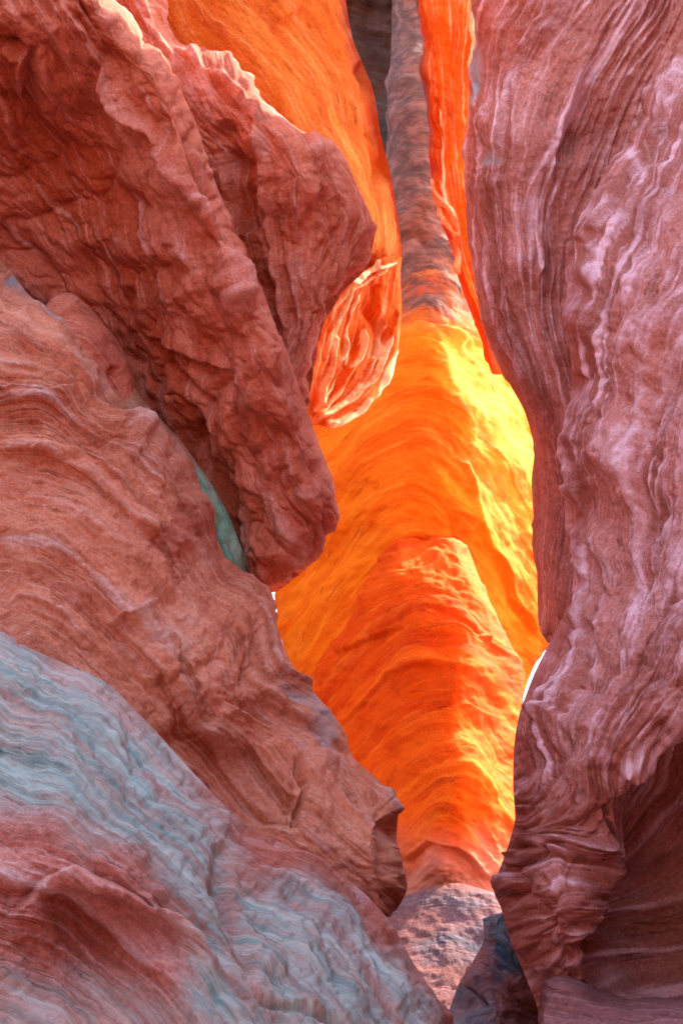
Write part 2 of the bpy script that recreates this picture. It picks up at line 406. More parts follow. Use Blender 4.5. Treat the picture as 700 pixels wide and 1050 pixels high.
# walls of the widening behind the gap
tag(rock('rock_wall', pr([(-500, 100), (-500, 300), (-500, 500), (-500, 700), (-500, 900), (-500, 1200)], [(240, 100), (262, 300), (268, 500), (266, 600), (268, 800), (270, 1200)]),
         [(-500, 300, 18), (0, 300, 21), (262, 300, 24), (268, 700, 24), (0, 800, 21), (-500, 900, 18), (270, 1200, 23)],
         [(0, [(-300, 300), (0, 320), (260, 300)]), (200, [(-300, 500), (0, 520), (260, 500)]), (500, [(-300, 800), (0, 820), (260, 800)])],
         M['ochre'], roll=((0, 0), (30, 1)), thick=4, seed=31, step=3.5), 'orange rock wall far behind the left bank, closing the slot', 'rock wall')
tag(rock('rock_wall', pr([(640, 600), (612, 640), (596, 690), (586, 760), (584, 850), (584, 1200)], [(1300, 760), (1300, 780), (1300, 800), (1300, 830), (1300, 900), (1300, 1200)]),
         [(600, 300, 23.5), (585, 620, 23.5), (900, 400, 21), (1300, 400, 18), (900, 900, 20), (584, 1200, 23), (1300, 1100, 17)],
         [(0, [(600, 300), (900, 320), (1200, 300)]), (200, [(600, 500), (900, 520), (1200, 500)]), (500, [(600, 800), (900, 820), (1200, 800)])],
         M['ochre'], roll=((30, 1), (0, 0)), thick=4, seed=32, step=3.5), 'orange rock wall far behind the right wall, closing the slot', 'rock wall')

# F tall central buttress
FL = [(404, -90), (400, 60), (396, 130), (390, 200), (378, 270), (345, 330), (312, 400), (285, 470), (272, 540), (278, 590), (284, 630), (290, 662), (302, 695), (330, 750), (350, 830), (360, 950), (360, 1100)]
FR = [(450, -90), (452, 60), (460, 130), (480, 200), (500, 270), (528, 330), (560, 400), (585, 470), (592, 540), (590, 590), (580, 630), (565, 655), (549, 683), (538, 715), (530, 800), (535, 950), (540, 1100)]
tag(rock('rock_buttress', pr(FL, FR),
         [(400, -60, 24.6), (450, -60, 24.6), (425, 20, 23.2), (400, 130, 21.2), (430, 130, 20.8), (460, 130, 21), (400, 200, 20.6), (432, 200, 19.7), (470, 210, 20.4), (340, 380, 20.3), (390, 330, 19.1), (430, 330, 18.7), (470, 330, 18.9), (520, 350, 20.6), (300, 480, 20.2), (360, 470, 18.9),
          (400, 430, 18.5), (445, 430, 18.2), (488, 435, 18.2), (515, 445, 19.0), (560, 450, 20.6), (290, 600, 20.2), (350, 580, 19.3), (420, 560, 18.3), (480, 555, 18.2), (515, 560, 19.1), (550, 600, 20.4), (545, 680, 20.6), (310, 690, 20.0), (440, 700, 18.6), (440, 950, 18)],
         [(0, [(400, 130), (425, 122), (455, 132)]), (60, [(398, 200), (430, 180), (470, 212)]), (120, [(388, 280), (430, 240), (485, 285)]), (200, [(350, 385), (390, 345), (430, 322), (480, 345), (530, 400)]),
          (270, [(310, 480), (350, 440), (395, 400), (440, 388), (490, 415), (550, 490)]), (330, [(292, 560), (330, 510), (380, 460), (430, 436), (480, 470), (515, 530), (550, 590)]),
          (395, [(285, 640), (325, 580), (370, 520), (420, 490), (465, 520), (505, 600), (535, 660)]), (460, [(310, 680), (345, 620), (385, 570), (430, 545), (465, 580), (495, 640)]), (560, [(340, 760), (440, 640), (530, 760)])],
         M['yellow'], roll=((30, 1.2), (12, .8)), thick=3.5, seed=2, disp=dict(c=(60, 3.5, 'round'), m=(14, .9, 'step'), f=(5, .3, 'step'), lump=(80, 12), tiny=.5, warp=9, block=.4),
         feats=[('lip', 6, 3, [(464, 520), (485, 535), (510, 575), (528, 615), (545, 650)], 24), ('lip', 3, 2, [(395, 345), (425, 330), (460, 335), (485, 350)][::-1], 25), ('groove', 6, 5, [(405, 245), (425, 238), (438, 250)]),
                ('ridge', 5, 4, [(478, 470), (484, 510), (480, 548)])],
         patina_or_light=[([(370, -200), (370, 320), (440, 325), (500, 320), (500, -200)], 1.2, 30), ([(370, -200), (370, 270), (500, 280), (500, -200)], 3.0, 70)]),  # dark brown patches paint in the shade on the upper buttress
    'tall orange buttress with arched bedding rising at the centre of the gap', 'rock buttress')

# G lower central lobe
GL = [(416, 547), (398, 555), (386, 573), (376, 602), (356, 640), (331, 672), (320, 720), (326, 780), (345, 850), (360, 930), (360, 1100)]
GR = [(448, 545), (466, 548), (480, 559), (491, 588), (505, 622), (520, 655), (533, 692), (540, 750), (540, 830), (540, 930), (540, 1100)]
tag(rock('rock_lobe', pr(GL, GR),
         [(430, 544, 18.0), (402, 554, 17.3), (466, 548, 17.2), (425, 572, 16.6), (460, 572, 16.5), (482, 600, 15.9), (435, 612, 15.9), (385, 600, 16.9), (335, 680, 17.8), (400, 700, 15.6), (440, 700, 15.1), (488, 700, 14.9), (508, 680, 15.9), (530, 700, 17.4), (340, 780, 17), (440, 780, 14.7), (498, 800, 14.5), (530, 800, 15.8), (400, 880, 14.8), (450, 880, 14.2), (520, 890, 15), (450, 1050, 13.8)],
         [(0, [(395, 572), (430, 556), (465, 560)]), (60, [(345, 665), (372, 625), (420, 600), (470, 602), (505, 640)]), (120, [(335, 735), (390, 675), (440, 655), (490, 668), (530, 720)]), (180, [(355, 790), (410, 735), (470, 725), (525, 780)]),
          (240, [(385, 850), (430, 790), (480, 785), (522, 835)]), (300, [(405, 895), (440, 845), (472, 845), (512, 890)]), (400, [(400, 1000), (460, 960), (530, 1000)])],
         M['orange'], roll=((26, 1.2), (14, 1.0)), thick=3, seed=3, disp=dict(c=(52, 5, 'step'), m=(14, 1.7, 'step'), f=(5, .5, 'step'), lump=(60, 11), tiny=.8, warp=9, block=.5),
         feats=[('lip', 5, 2.5, [(345, 672), (375, 650), (412, 638)], 14), ('lip', 4, 2, [(350, 745), (400, 690), (450, 678)], 14), ('lip', 7, 3, [(412, 885), (436, 862), (468, 868), (505, 905)], 12),
                ('lip', 5, 3, [(505, 655), (480, 650), (440, 640), (400, 655)], 12), ('lip', 5, 3, [(520, 740), (480, 720), (430, 735), (390, 770)], 12)],
         patina_or_light=[([(330, 875), (600, 875), (600, 1200), (330, 1200)], 1.6, 45)]),  # dull salmon foot: rock tint with the fading light painted in
    'deep orange bulging lobe of layered rock in front of the tall buttress', 'rock buttress')

# D upper orange wall with its fluted underside
DR = [(352, -500), (352, -200), (352, -40), (356, 0), (363, 40), (384, 92), (392, 140), (404, 190), (413, 255), (408, 285), (407, 330), (398, 362), (378, 392), (358, 412), (338, 422), (322, 422), (314, 418)]
DL = [(60, -500), (90, -200), (120, -40), (135, 0), (150, 40), (170, 80), (200, 110), (230, 150), (250, 200), (262, 240), (268, 270), (272, 300), (278, 330), (284, 355), (290, 380), (296, 400), (304, 412)]
OW = rock('orange_wall', pr(DL, DR),
         [(120, -40, 13), (352, -40, 14.2), (250, 30, 13.2), (350, 60, 13.8), (300, 100, 13), (385, 120, 13.9), (395, 200, 13.8), (360, 180, 13.1), (410, 260, 13.6), (350, 270, 12.9), (330, 330, 13.9), (370, 320, 14.2), (400, 330, 14.3), (340, 400, 14.0), (370, 400, 14.2), (320, 430, 14.0), (280, 300, 13), (200, 200, 13), (200, -500, 14)],
         [(0, [(180, 60), (230, 110), (280, 190), (310, 260)]), (60, [(230, 30), (290, 100), (335, 190), (345, 260), (320, 330)]), (110, [(270, 0), (330, 70), (370, 170), (385, 250), (345, 310), (318, 400)]),
          (150, [(310, -20), (350, 50), (390, 160), (405, 255), (370, 310), (350, 370), (322, 425)]), (175, [(400, 300), (385, 350), (355, 400), (325, 430)]), (200, [(412, 320), (400, 372), (370, 415), (335, 434)])],
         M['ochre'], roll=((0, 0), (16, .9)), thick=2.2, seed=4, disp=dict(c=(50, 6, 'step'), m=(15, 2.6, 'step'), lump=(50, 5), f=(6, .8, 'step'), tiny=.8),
         feats=[('groove', 7, 4, [(385, 130), (396, 175), (392, 200)]), ('lip', 5, 3, [(285, 20), (310, 5), (320, -20)], 20), ('groove', 9, 6, [(372, 60), (384, 120), (398, 190)])])
tag(OW, 'glowing orange wall at the upper left of the gap with a fluted hollow underside', 'rock wall')
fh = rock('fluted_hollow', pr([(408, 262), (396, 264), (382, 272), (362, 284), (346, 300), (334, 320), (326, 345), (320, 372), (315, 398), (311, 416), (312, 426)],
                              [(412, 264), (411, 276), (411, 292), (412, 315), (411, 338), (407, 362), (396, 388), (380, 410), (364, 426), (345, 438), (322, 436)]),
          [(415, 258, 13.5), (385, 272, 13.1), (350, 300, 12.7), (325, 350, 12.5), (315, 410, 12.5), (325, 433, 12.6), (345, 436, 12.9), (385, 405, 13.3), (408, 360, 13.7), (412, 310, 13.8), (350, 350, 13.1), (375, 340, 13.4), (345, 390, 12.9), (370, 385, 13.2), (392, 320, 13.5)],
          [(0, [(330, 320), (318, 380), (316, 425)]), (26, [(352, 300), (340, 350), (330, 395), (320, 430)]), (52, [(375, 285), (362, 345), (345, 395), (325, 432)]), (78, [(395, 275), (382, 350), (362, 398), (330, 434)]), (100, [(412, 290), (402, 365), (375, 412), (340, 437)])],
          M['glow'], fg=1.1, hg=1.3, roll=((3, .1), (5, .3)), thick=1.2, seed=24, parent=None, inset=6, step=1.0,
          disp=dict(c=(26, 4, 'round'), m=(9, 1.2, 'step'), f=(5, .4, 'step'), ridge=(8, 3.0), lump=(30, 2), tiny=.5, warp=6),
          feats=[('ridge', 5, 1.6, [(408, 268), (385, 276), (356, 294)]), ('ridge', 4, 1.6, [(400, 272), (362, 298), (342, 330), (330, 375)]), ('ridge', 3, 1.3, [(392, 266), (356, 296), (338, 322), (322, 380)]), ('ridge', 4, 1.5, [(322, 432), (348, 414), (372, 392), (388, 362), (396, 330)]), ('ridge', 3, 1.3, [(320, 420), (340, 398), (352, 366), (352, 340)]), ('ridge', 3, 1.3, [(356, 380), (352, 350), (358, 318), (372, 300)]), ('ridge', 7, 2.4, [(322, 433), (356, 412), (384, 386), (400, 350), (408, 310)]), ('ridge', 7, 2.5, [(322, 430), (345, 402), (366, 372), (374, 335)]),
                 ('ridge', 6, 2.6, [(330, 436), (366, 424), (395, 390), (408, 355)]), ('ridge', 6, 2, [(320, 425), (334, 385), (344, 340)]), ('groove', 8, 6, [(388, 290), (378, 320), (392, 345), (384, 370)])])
fh.parent = OW
for k_ in ('label', 'category', 'kind'):
    if k_ in fh: del fh[k_]
fh['label'] = 'fluted hollow with ribs painted pale as if sunlit'

# H orange fin right of the dark gap
HL = [(380, -500), (400, -200), (418, -40), (424, 0), (433, 38), (430, 78), (438, 120), (438, 160), (442, 195), (450, 225), (461, 255), (468, 285), (480, 318), (492, 350), (502, 382)]
HR = [(560, -500), (560, -200), (560, -40), (560, 0), (556, 38), (552, 78), (550, 120), (548, 160), (546, 195), (544, 225), (542, 255), (540, 285), (540, 318), (540, 350), (540, 384)]
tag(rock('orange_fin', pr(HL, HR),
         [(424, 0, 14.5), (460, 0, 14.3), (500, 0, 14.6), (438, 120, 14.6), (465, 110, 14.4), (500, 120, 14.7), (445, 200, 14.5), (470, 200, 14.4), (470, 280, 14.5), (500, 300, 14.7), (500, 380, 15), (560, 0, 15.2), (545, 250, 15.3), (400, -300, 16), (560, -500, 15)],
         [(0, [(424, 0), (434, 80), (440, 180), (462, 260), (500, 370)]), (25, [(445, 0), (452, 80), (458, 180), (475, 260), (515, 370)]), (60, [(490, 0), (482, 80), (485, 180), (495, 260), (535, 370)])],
         M['glow'], roll=((10, .6), (0, 0)), thick=2.5, seed=5, hg=2.2, disp=dict(c=(40, 5, 'round'), m=(12, 1.5, 'round'), f=(5, .4, 'round'), lump=(35, 6), tiny=.6),  # pale ridges below paint in white-hot sun rims
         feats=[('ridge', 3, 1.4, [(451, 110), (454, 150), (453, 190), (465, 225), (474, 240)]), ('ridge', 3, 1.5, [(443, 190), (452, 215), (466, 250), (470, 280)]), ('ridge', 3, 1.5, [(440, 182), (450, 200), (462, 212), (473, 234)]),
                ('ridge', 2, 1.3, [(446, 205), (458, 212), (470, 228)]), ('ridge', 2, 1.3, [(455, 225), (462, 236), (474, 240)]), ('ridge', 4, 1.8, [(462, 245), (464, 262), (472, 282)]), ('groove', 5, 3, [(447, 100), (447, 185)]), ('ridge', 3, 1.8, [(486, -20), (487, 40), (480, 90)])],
         patina_or_light=[([(410, -30), (430, -30), (440, 60), (436, 100), (445, 170), (436, 185), (422, 100)], .9, 3)]),
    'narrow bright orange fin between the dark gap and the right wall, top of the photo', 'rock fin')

# C2 second overhanging fin
CR = [(120, -500), (140, -200), (165, -40), (172, 20), (186, 44), (215, 50), (245, 70), (272, 104), (308, 132), (348, 150), (368, 190), (385, 232), (378, 272), (352, 298), (332, 330), (322, 368), (317, 405), (312, 440), (300, 480), (280, 520)]
CL = [(-60, -500), (-30, -200), (20, -40), (50, 30), (75, 70), (95, 100), (105, 140), (120, 170), (140, 200), (160, 240), (180, 270), (200, 300), (210, 340), (225, 370), (235, 400), (240, 420), (245, 440), (245, 460), (240, 500), (230, 540)]
tag(rock('overhanging_fin', pr(CL, CR),
         [(20, -40, 10.6), (165, -40, 11), (200, 60, 10.9), (150, 120, 10.8), (260, 110, 10.7), (250, 200, 10.9), (310, 180, 10.4), (350, 180, 10.8), (300, 260, 10.7), (370, 240, 10.9), (330, 300, 10.7), (270, 330, 10.9), (315, 400, 10.6), (270, 440, 10.8), (250, 520, 10.8), (50, -500, 11)],
         [(0, [(100, 0), (160, 130), (210, 240), (260, 380), (270, 480)]), (45, [(170, 40), (230, 130), (262, 240), (285, 330), (295, 430)]), (90, [(220, 60), (280, 140), (310, 240), (312, 330), (310, 420)]), (150, [(250, 70), (330, 150), (365, 230), (335, 310), (318, 400)])],
         M['rust'], roll=((0, 0), (24, .7)), thick=2, seed=6, disp=dict(c=(50, 7, 'step'), m=(16, 2.5, 'step'), f=(6, .9, 'step'), ridge=(14, 2.5), lump=(40, 7), scallop=(34, 3)),
         feats=[('ridge', 9, 5, [(205, 65), (260, 110), (268, 170), (272, 230), (285, 290), (298, 360)]), ('ridge', 5, 3, [(318, 180), (330, 230), (345, 270), (340, 300)]), ('lip', 9, 4, [(262, 90), (230, 60), (190, 50)], 16),
                ('groove', 14, 8, [(230, 120), (240, 180), (255, 240)])]),
    'rust coloured overhanging fin with a pale crest, just left of the glowing orange wall', 'rock fin')

# C1 big overhanging wall
C1R = [(0, -700), (20, -400), (60, -150), (95, -40), (118, 0), (142, 35), (166, 62), (188, 95), (204, 130), (218, 175), (236, 220), (258, 270), (272, 300), (286, 340), (302, 380), (318, 425), (330, 458), (345, 500), (340, 540), (322, 574), (300, 594), (280, 608), (262, 604), (246, 588)]
C1L = [(-250, -700), (-250, -400), (-250, -150), (-250, -50), (-245, -20), (-240, 20), (-230, 60), (-220, 100), (-210, 140), (-200, 180), (-185, 230), (-160, 280), (-140, 320), (-110, 370), (-80, 410), (-50, 450), (-20, 480), (20, 510), (60, 540), (100, 565), (125, 580), (145, 590), (155, 592), (165, 590)]
tag(rock('overhanging_wall', pr(C1L, C1R),
         [(-200, 0, 8.6), (0, 0, 9.3), (60, 30, 9.2), (110, 20, 9.3), (60, 110, 9.9), (0, 200, 10.3), (80, 200, 10.2), (150, 130, 9.6), (190, 130, 9.2), (150, 230, 9.9), (220, 230, 9.3), (20, 300, 10.6), (100, 330, 10.5), (180, 340, 10.0), (250, 320, 9.3),
          (150, 430, 10.5), (220, 430, 9.9), (290, 430, 9.5), (330, 490, 9.6), (250, 520, 10.0), (200, 520, 10.4), (300, 560, 9.8), (270, 600, 10.0), (-200, 300, 9.6), (0, 500, 10.8), (-100, -500, 9)],
         [(0, [(110, 0), (165, 75), (205, 150), (250, 270), (300, 390), (335, 480)]), (40, [(70, 0), (125, 80), (170, 160), (215, 290), (270, 420), (320, 550)]), (110, [(0, 10), (60, 100), (120, 190), (170, 320), (220, 460), (270, 590)]),
          (190, [(-40, 130), (50, 220), (110, 330), (160, 450), (210, 560)]), (270, [(-80, 230), (0, 310), (80, 420), (140, 540)])],
         M['rust'], roll=((0, 0), (34, .9)), thick=2.0, seed=7, disp=dict(c=(60, 6, 'step'), m=(20, 1.5, 'step'), f=(7, .6, 'step'), lump=(80, 16), scallop=(44, 9), tiny=.8, warp=22),
         feats=[('ridge', 12, 6, [(100, 65), (130, 105), (165, 145), (190, 180), (225, 240), (262, 320)]), ('lip', 9, 5, [(60, 0), (95, 50), (120, 95), (160, 140)][::-1], 30), ('groove', 8, 5, [(90, 0), (135, 60), (180, 120), (205, 180), (240, 270)]),
                ('groove', 8, 4, [(170, 370), (195, 400), (215, 415)]), ('ridge', 6, 4, [(298, 460), (322, 520), (312, 560), (285, 600)]), ('lip', 7, 4, [(205, 420), (240, 460), (262, 520), (270, 580)], 24),
                ('lip', 7, 4, [(150, 340), (200, 370), (240, 380)], 22), ('lip', 14, 5, [(0, 95), (22, 85), (24, 60), (0, 48)], 30)]),
    'huge rust red overhanging wall filling the upper left, its rounded tip hanging over the gap', 'rock wall')

# I right-hand wall with upright bedding
IL = [(530, -700), (510, -400), (500, -160), (492, -50), (488, 0), (486, 40), (480, 75), (478, 120), (474, 160), (478, 200), (481, 250), (487, 300), (499, 345), (516, 385), (536, 422), (546, 460), (543, 492), (545, 530), (548, 570), (549, 600), (550, 640), (557, 655), (572, 642), (585, 618)]
IR = [(900, -700), (880, -400), (860, -160), (850, -50), (840, 0), (830, 40), (820, 75), (800, 120), (780, 160), (760, 200), (750, 250), (740, 300), (735, 345), (730, 385), (725, 422), (720, 460), (718, 492), (715, 530), (712, 570), (710, 600), (708, 640), (706, 660), (704, 660), (700, 655)]
tag(rock('upright_bedded_wall', pr(IL, IR),
         [(488, 0, 10.6), (540, 0, 9.9), (620, 0, 9.6), (700, 0, 9.5), (478, 150, 10.6), (530, 150, 9.8), (600, 150, 9.8), (482, 270, 10.5), (530, 270, 9.8), (580, 270, 9.9), (545, 460, 10.4), (575, 450, 10.0), (548, 600, 10.3), (575, 600, 10.1), (530, 390, 10.1), (800, 0, 9.2), (720, 400, 9.8), (700, 650, 10), (600, -500, 9.8), (850, -500, 9)],
         [(0, [(490, 0), (480, 100), (478, 200), (500, 335), (542, 450), (546, 600)]), (35, [(530, 0), (498, 80), (493, 200), (512, 335), (552, 450), (556, 600)]), (75, [(585, 0), (535, 90), (520, 200), (532, 330), (566, 450), (568, 600)]),
          (120, [(640, 0), (590, 100), (560, 200), (558, 330), (582, 450), (584, 600)]), (165, [(690, 0), (640, 100), (602, 210), (590, 320), (605, 450)])],
         M['mauve'], roll=((26, .8), (0, 0)), thick=2.1, seed=8, disp=dict(c=(42, 6, 'step'), m=(15, 2.4, 'step'), f=(6, .7, 'step'), ridge=(9, 4.2), lump=(60, 7), warp=7, reg=.6, block=.4),
         feats=[('lip', 8, 4, [(560, 10), (525, 60), (505, 130), (500, 200)], 20), ('ridge', 5, 3, [(600, 60), (575, 130), (555, 220), (552, 320)]), ('groove', 8, 6, [(630, 20), (600, 90), (575, 170)]), ('ridge', 5, 2.5, [(500, 90), (492, 150), (496, 230), (510, 300), (540, 400)])],
         patina_or_light=[([(484, -20), (490, -20), (489, 60), (482, 110), (476, 100), (482, 50)], .9, 3), ([(500, 158), (515, 155), (516, 168), (500, 172)], .8, 4)]),
    'tall purplish pink wall with thin upright ribs of bedding, right of the orange gap', 'rock wall')

# B3 green slab, B2 dark boulder
tag(rock('tilted_slab', pr([(90, 420), (115, 460), (135, 500), (160, 540), (185, 575), (205, 605), (225, 630)],
                           [(128, 385), (152, 415), (184, 450), (212, 488), (236, 530), (249, 566), (255, 600)]),
         [(90, 420, 9.3), (130, 390, 9.7), (205, 490, 9.6), (160, 520, 9.2), (250, 600, 9.6), (220, 630, 9.3)],
         [(0, [(128, 385), (182, 450), (228, 532), (250, 600)]), (40, [(90, 420), (140, 490), (190, 575), (215, 630)])],
         M['lichen'], roll=((0, 0), (5, .1)), thick=.5, seed=9, disp=dict(c=(40, 2, 'step'), m=(10, 1.5, 'step')), inset=8,
         patina_or_light=[([(196, 480), (222, 480), (266, 560), (266, 620), (226, 600), (212, 530)], 1.4, 6), ([(120, 380), (150, 400), (205, 480), (195, 500), (140, 440)], .35, 8)]),
    'thin tilted slab with a bright green streak wedged between the left bank and the overhang', 'rock slab')
tag(rock('boulder', pr([(20, 350), (25, 370), (35, 385), (50, 405), (75, 425), (100, 450), (120, 475), (140, 500)],
                       [(44, 318), (56, 301), (74, 300), (92, 314), (118, 345), (134, 372), (142, 402), (158, 440)]),
         [(20, 350, 9.35), (60, 305, 9.6), (90, 340, 9.3), (130, 380, 9.6), (90, 420, 9.3), (150, 440, 9.6), (140, 500, 9.3)],
         [(0, [(44, 318), (74, 303), (118, 345), (155, 440)]), (50, [(25, 370), (60, 370), (100, 410), (130, 480)])],
         M['rust'], roll=((0, 0), (22, .4)), thick=.8, seed=10, disp=dict(c=(24, 6, 'round'), m=(10, 2, 'step')), inset=10,
         feats=[('groove', 10, 7, [(118, 375), (130, 410), (145, 440)])]),
    'small rounded boulder peeping over the top of the left bank', 'boulder')

# B left bank
BS = [(-200, 190), (-110, 215), (-40, 240), (0, 263), (30, 300), (62, 328), (96, 362), (112, 392), (138, 422), (160, 432), (184, 452), (200, 476), (212, 515), (218, 546), (242, 576), (264, 598), (280, 622), (290, 656), (306, 690), (334, 722), (354, 748), (362, 774), (394, 804), (409, 828), (408, 862), (419, 908), (408, 932), (384, 948), (350, 980)]
BI = [(-320, 260), (-300, 300), (-270, 340), (-240, 400), (-220, 450), (-200, 500), (-180, 540), (-160, 580), (-140, 620), (-120, 650), (-100, 680), (-80, 710), (-60, 735), (-30, 755), (0, 775), (30, 795), (60, 815), (90, 835), (120, 855), (145, 872), (165, 890), (185, 905), (205, 922), (222, 936), (235, 948), (245, 962), (252, 982), (262, 1002), (275, 1030)]
tag(rock('rock_bank', pr(BI, BS),
         [(-110, 215, 9), (0, 265, 9.1), (60, 330, 8.9), (0, 380, 8.5), (100, 400, 8.7), (160, 440, 8.9), (205, 490, 8.9), (220, 560, 9.0), (0, 480, 8.4), (100, 500, 8.4), (180, 540, 8.5), (280, 620, 8.9), (0, 600, 7.9), (100, 620, 7.9), (200, 660, 8.1), (290, 680, 8.6), (120, 700, 7.7), (200, 760, 7.8),
          (250, 780, 8.2), (300, 790, 8.1), (355, 760, 8.5), (330, 840, 7.9), (400, 830, 8.0), (400, 900, 7.7), (300, 870, 7.7), (150, 870, 7.4), (-200, 500, 8), (245, 980, 7.4), (370, 950, 7.8)],
         [(0, [(-60, 290), (0, 320), (60, 360), (110, 410)]), (70, [(0, 392), (70, 400), (140, 445), (195, 500), (222, 575), (290, 680)]), (135, [(0, 455), (60, 462), (130, 512), (190, 575), (255, 650), (330, 738)]), (185, [(0, 505), (80, 525), (160, 595), (225, 665), (295, 755), (380, 835)]),
          (240, [(0, 555), (80, 580), (145, 645), (210, 730), (280, 810), (370, 880)]), (310, [(0, 630), (60, 655), (110, 695), (170, 755), (240, 825), (330, 900)])],
         M['bank'], roll=((0, 0), (32, .6)), thick=1.6, seed=11, disp=dict(c=(50, 12, 'step'), m=(16, 4, 'step'), f=(5.5, 1.0, 'step'), lump=(70, 14), scallop=(50, 4.5), tiny=1.2, warp=6),
         feats=[('lip', 8, 4, [(30, 462), (62, 458), (105, 475), (140, 512), (172, 545)][::-1], 26), ('lip', 9, 5, [(0, 392), (40, 402), (80, 395), (120, 425), (165, 440)][::-1], 30), ('lip', 10, 5, [(50, 605), (90, 600), (130, 635)][::-1], 16), ('lip', 11, 5, [(110, 640), (150, 625), (175, 665), (180, 700)][::-1], 22),
                ('groove', 12, 3, [(306, 772), (304, 788), (312, 806), (305, 830), (300, 850)]), ('lip', 10, 5, [(230, 720), (270, 745), (310, 775), (350, 790)][::-1], 20), ('groove', 4, 8, [(392, 840), (398, 870), (408, 900)]), ('ridge', 6, 8, [(20, 310), (60, 345), (110, 400)])],
         pits=[([(165, 745), (200, 735), (250, 755), (300, 790), (300, 845), (260, 850), (220, 820)], 22, 26)],
         patina_or_light=[([(8, 282), (22, 282), (66, 324), (70, 336), (50, 335)], .9, 4), ([(300, 690), (318, 700), (356, 745), (362, 775), (345, 770), (318, 730)], .6, 5)]),  # first patch paints the blue sky reflection on the bank top
    'reddish layered rock bank rising from lower left to a blunt nose at the centre', 'rock bank')

# L floor rock, N blue boulder
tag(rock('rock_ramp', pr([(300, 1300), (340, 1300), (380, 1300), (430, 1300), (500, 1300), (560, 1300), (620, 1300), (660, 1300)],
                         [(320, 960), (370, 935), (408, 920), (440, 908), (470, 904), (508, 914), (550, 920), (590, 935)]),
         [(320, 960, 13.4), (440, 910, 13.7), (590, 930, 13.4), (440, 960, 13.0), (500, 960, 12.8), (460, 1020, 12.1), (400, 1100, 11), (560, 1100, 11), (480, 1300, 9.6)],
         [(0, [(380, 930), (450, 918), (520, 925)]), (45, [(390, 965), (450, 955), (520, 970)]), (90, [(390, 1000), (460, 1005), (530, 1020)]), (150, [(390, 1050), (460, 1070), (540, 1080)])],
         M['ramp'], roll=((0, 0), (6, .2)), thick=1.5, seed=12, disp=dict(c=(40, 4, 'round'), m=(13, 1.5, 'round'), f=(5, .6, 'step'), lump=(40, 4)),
         patina_or_light=[([(425, 965), (470, 940), (515, 945), (520, 1000), (480, 990), (440, 985)], .6, 10), ([(400, 915), (520, 905), (520, 935), (400, 935)], .4, 8)]),
    'smooth pink and blue stained ramp of rock at the foot of the orange lobe', 'rock slab')
tag(rock('boulder', pr([(494, 942), (495, 965), (480, 992), (470, 1008), (457, 1045), (430, 1160), (420, 1300)],
                       [(548, 925), (570, 950), (590, 985), (605, 1025), (615, 1060), (625, 1150), (640, 1300)]),
         [(500, 950, 9.2), (545, 940, 9.2), (600, 1020, 9.2), (490, 1000, 8.9), (530, 990, 8.9), (470, 1040, 8.8), (510, 1040, 8.6), (560, 1060, 8.9), (440, 1150, 8.4), (520, 1200, 7.8), (600, 1250, 8)],
         [(0, [(480, 980), (505, 960), (530, 990)]), (40, [(470, 1020), (510, 1000), (545, 1030)]), (90, [(460, 1070), (510, 1050), (570, 1080)])],
         M['floor'], roll=((12, .3), (14, .4)), thick=.9, seed=13, disp=dict(c=(34, 9, 'step'), m=(13, 4, 'step'), lump=(30, 8), block=.9, reg=.5), inset=10,
         feats=[('groove', 6, 2, [(472, 1008), (485, 1015), (500, 1028)]), ('groove', 10, 7, [(490, 985), (505, 995), (512, 985)])],
         patina_or_light=[([(485, 930), (560, 930), (600, 1000), (500, 1000)], 1.2, 12), ([(440, 1000), (500, 1010), (560, 1200), (400, 1200)], .8, 14)]),
    'blue grey boulder wedged at the bottom centre between the ramp and the right wall', 'boulder')

# J nearest right wall
JL = [(880, -700), (820, -400), (770, -160), (722, -50), (700, 10), (676, 60), (650, 125), (626, 175), (607, 215), (598, 250), (583, 285), (580, 330), (584, 380), (583, 430), (580, 480), (577, 540), (586, 580), (583, 612), (566, 650), (546, 690), (531, 730), (525, 765), (524, 805), (526, 840), (518, 870), (504, 910), (512, 932), (520, 960), (532, 990), (548, 1030), (556, 1070), (570, 1160), (590, 1300)]
JR = [(1150, -700), (1100, -400), (1060, -160), (1030, -50), (1010, 10), (1000, 60), (990, 125), (980, 175), (970, 215), (960, 250), (950, 285), (945, 330), (940, 380), (935, 430), (930, 480), (925, 540), (920, 580), (915, 620), (912, 660), (910, 700), (908, 740), (906, 780), (904, 820), (902, 860), (900, 900), (900, 930), (900, 960), (900, 990), (900, 1020), (900, 1060), (900, 1100), (900, 1180), (900, 1300)]
JR = [(x+260, y) for x, y in JR]
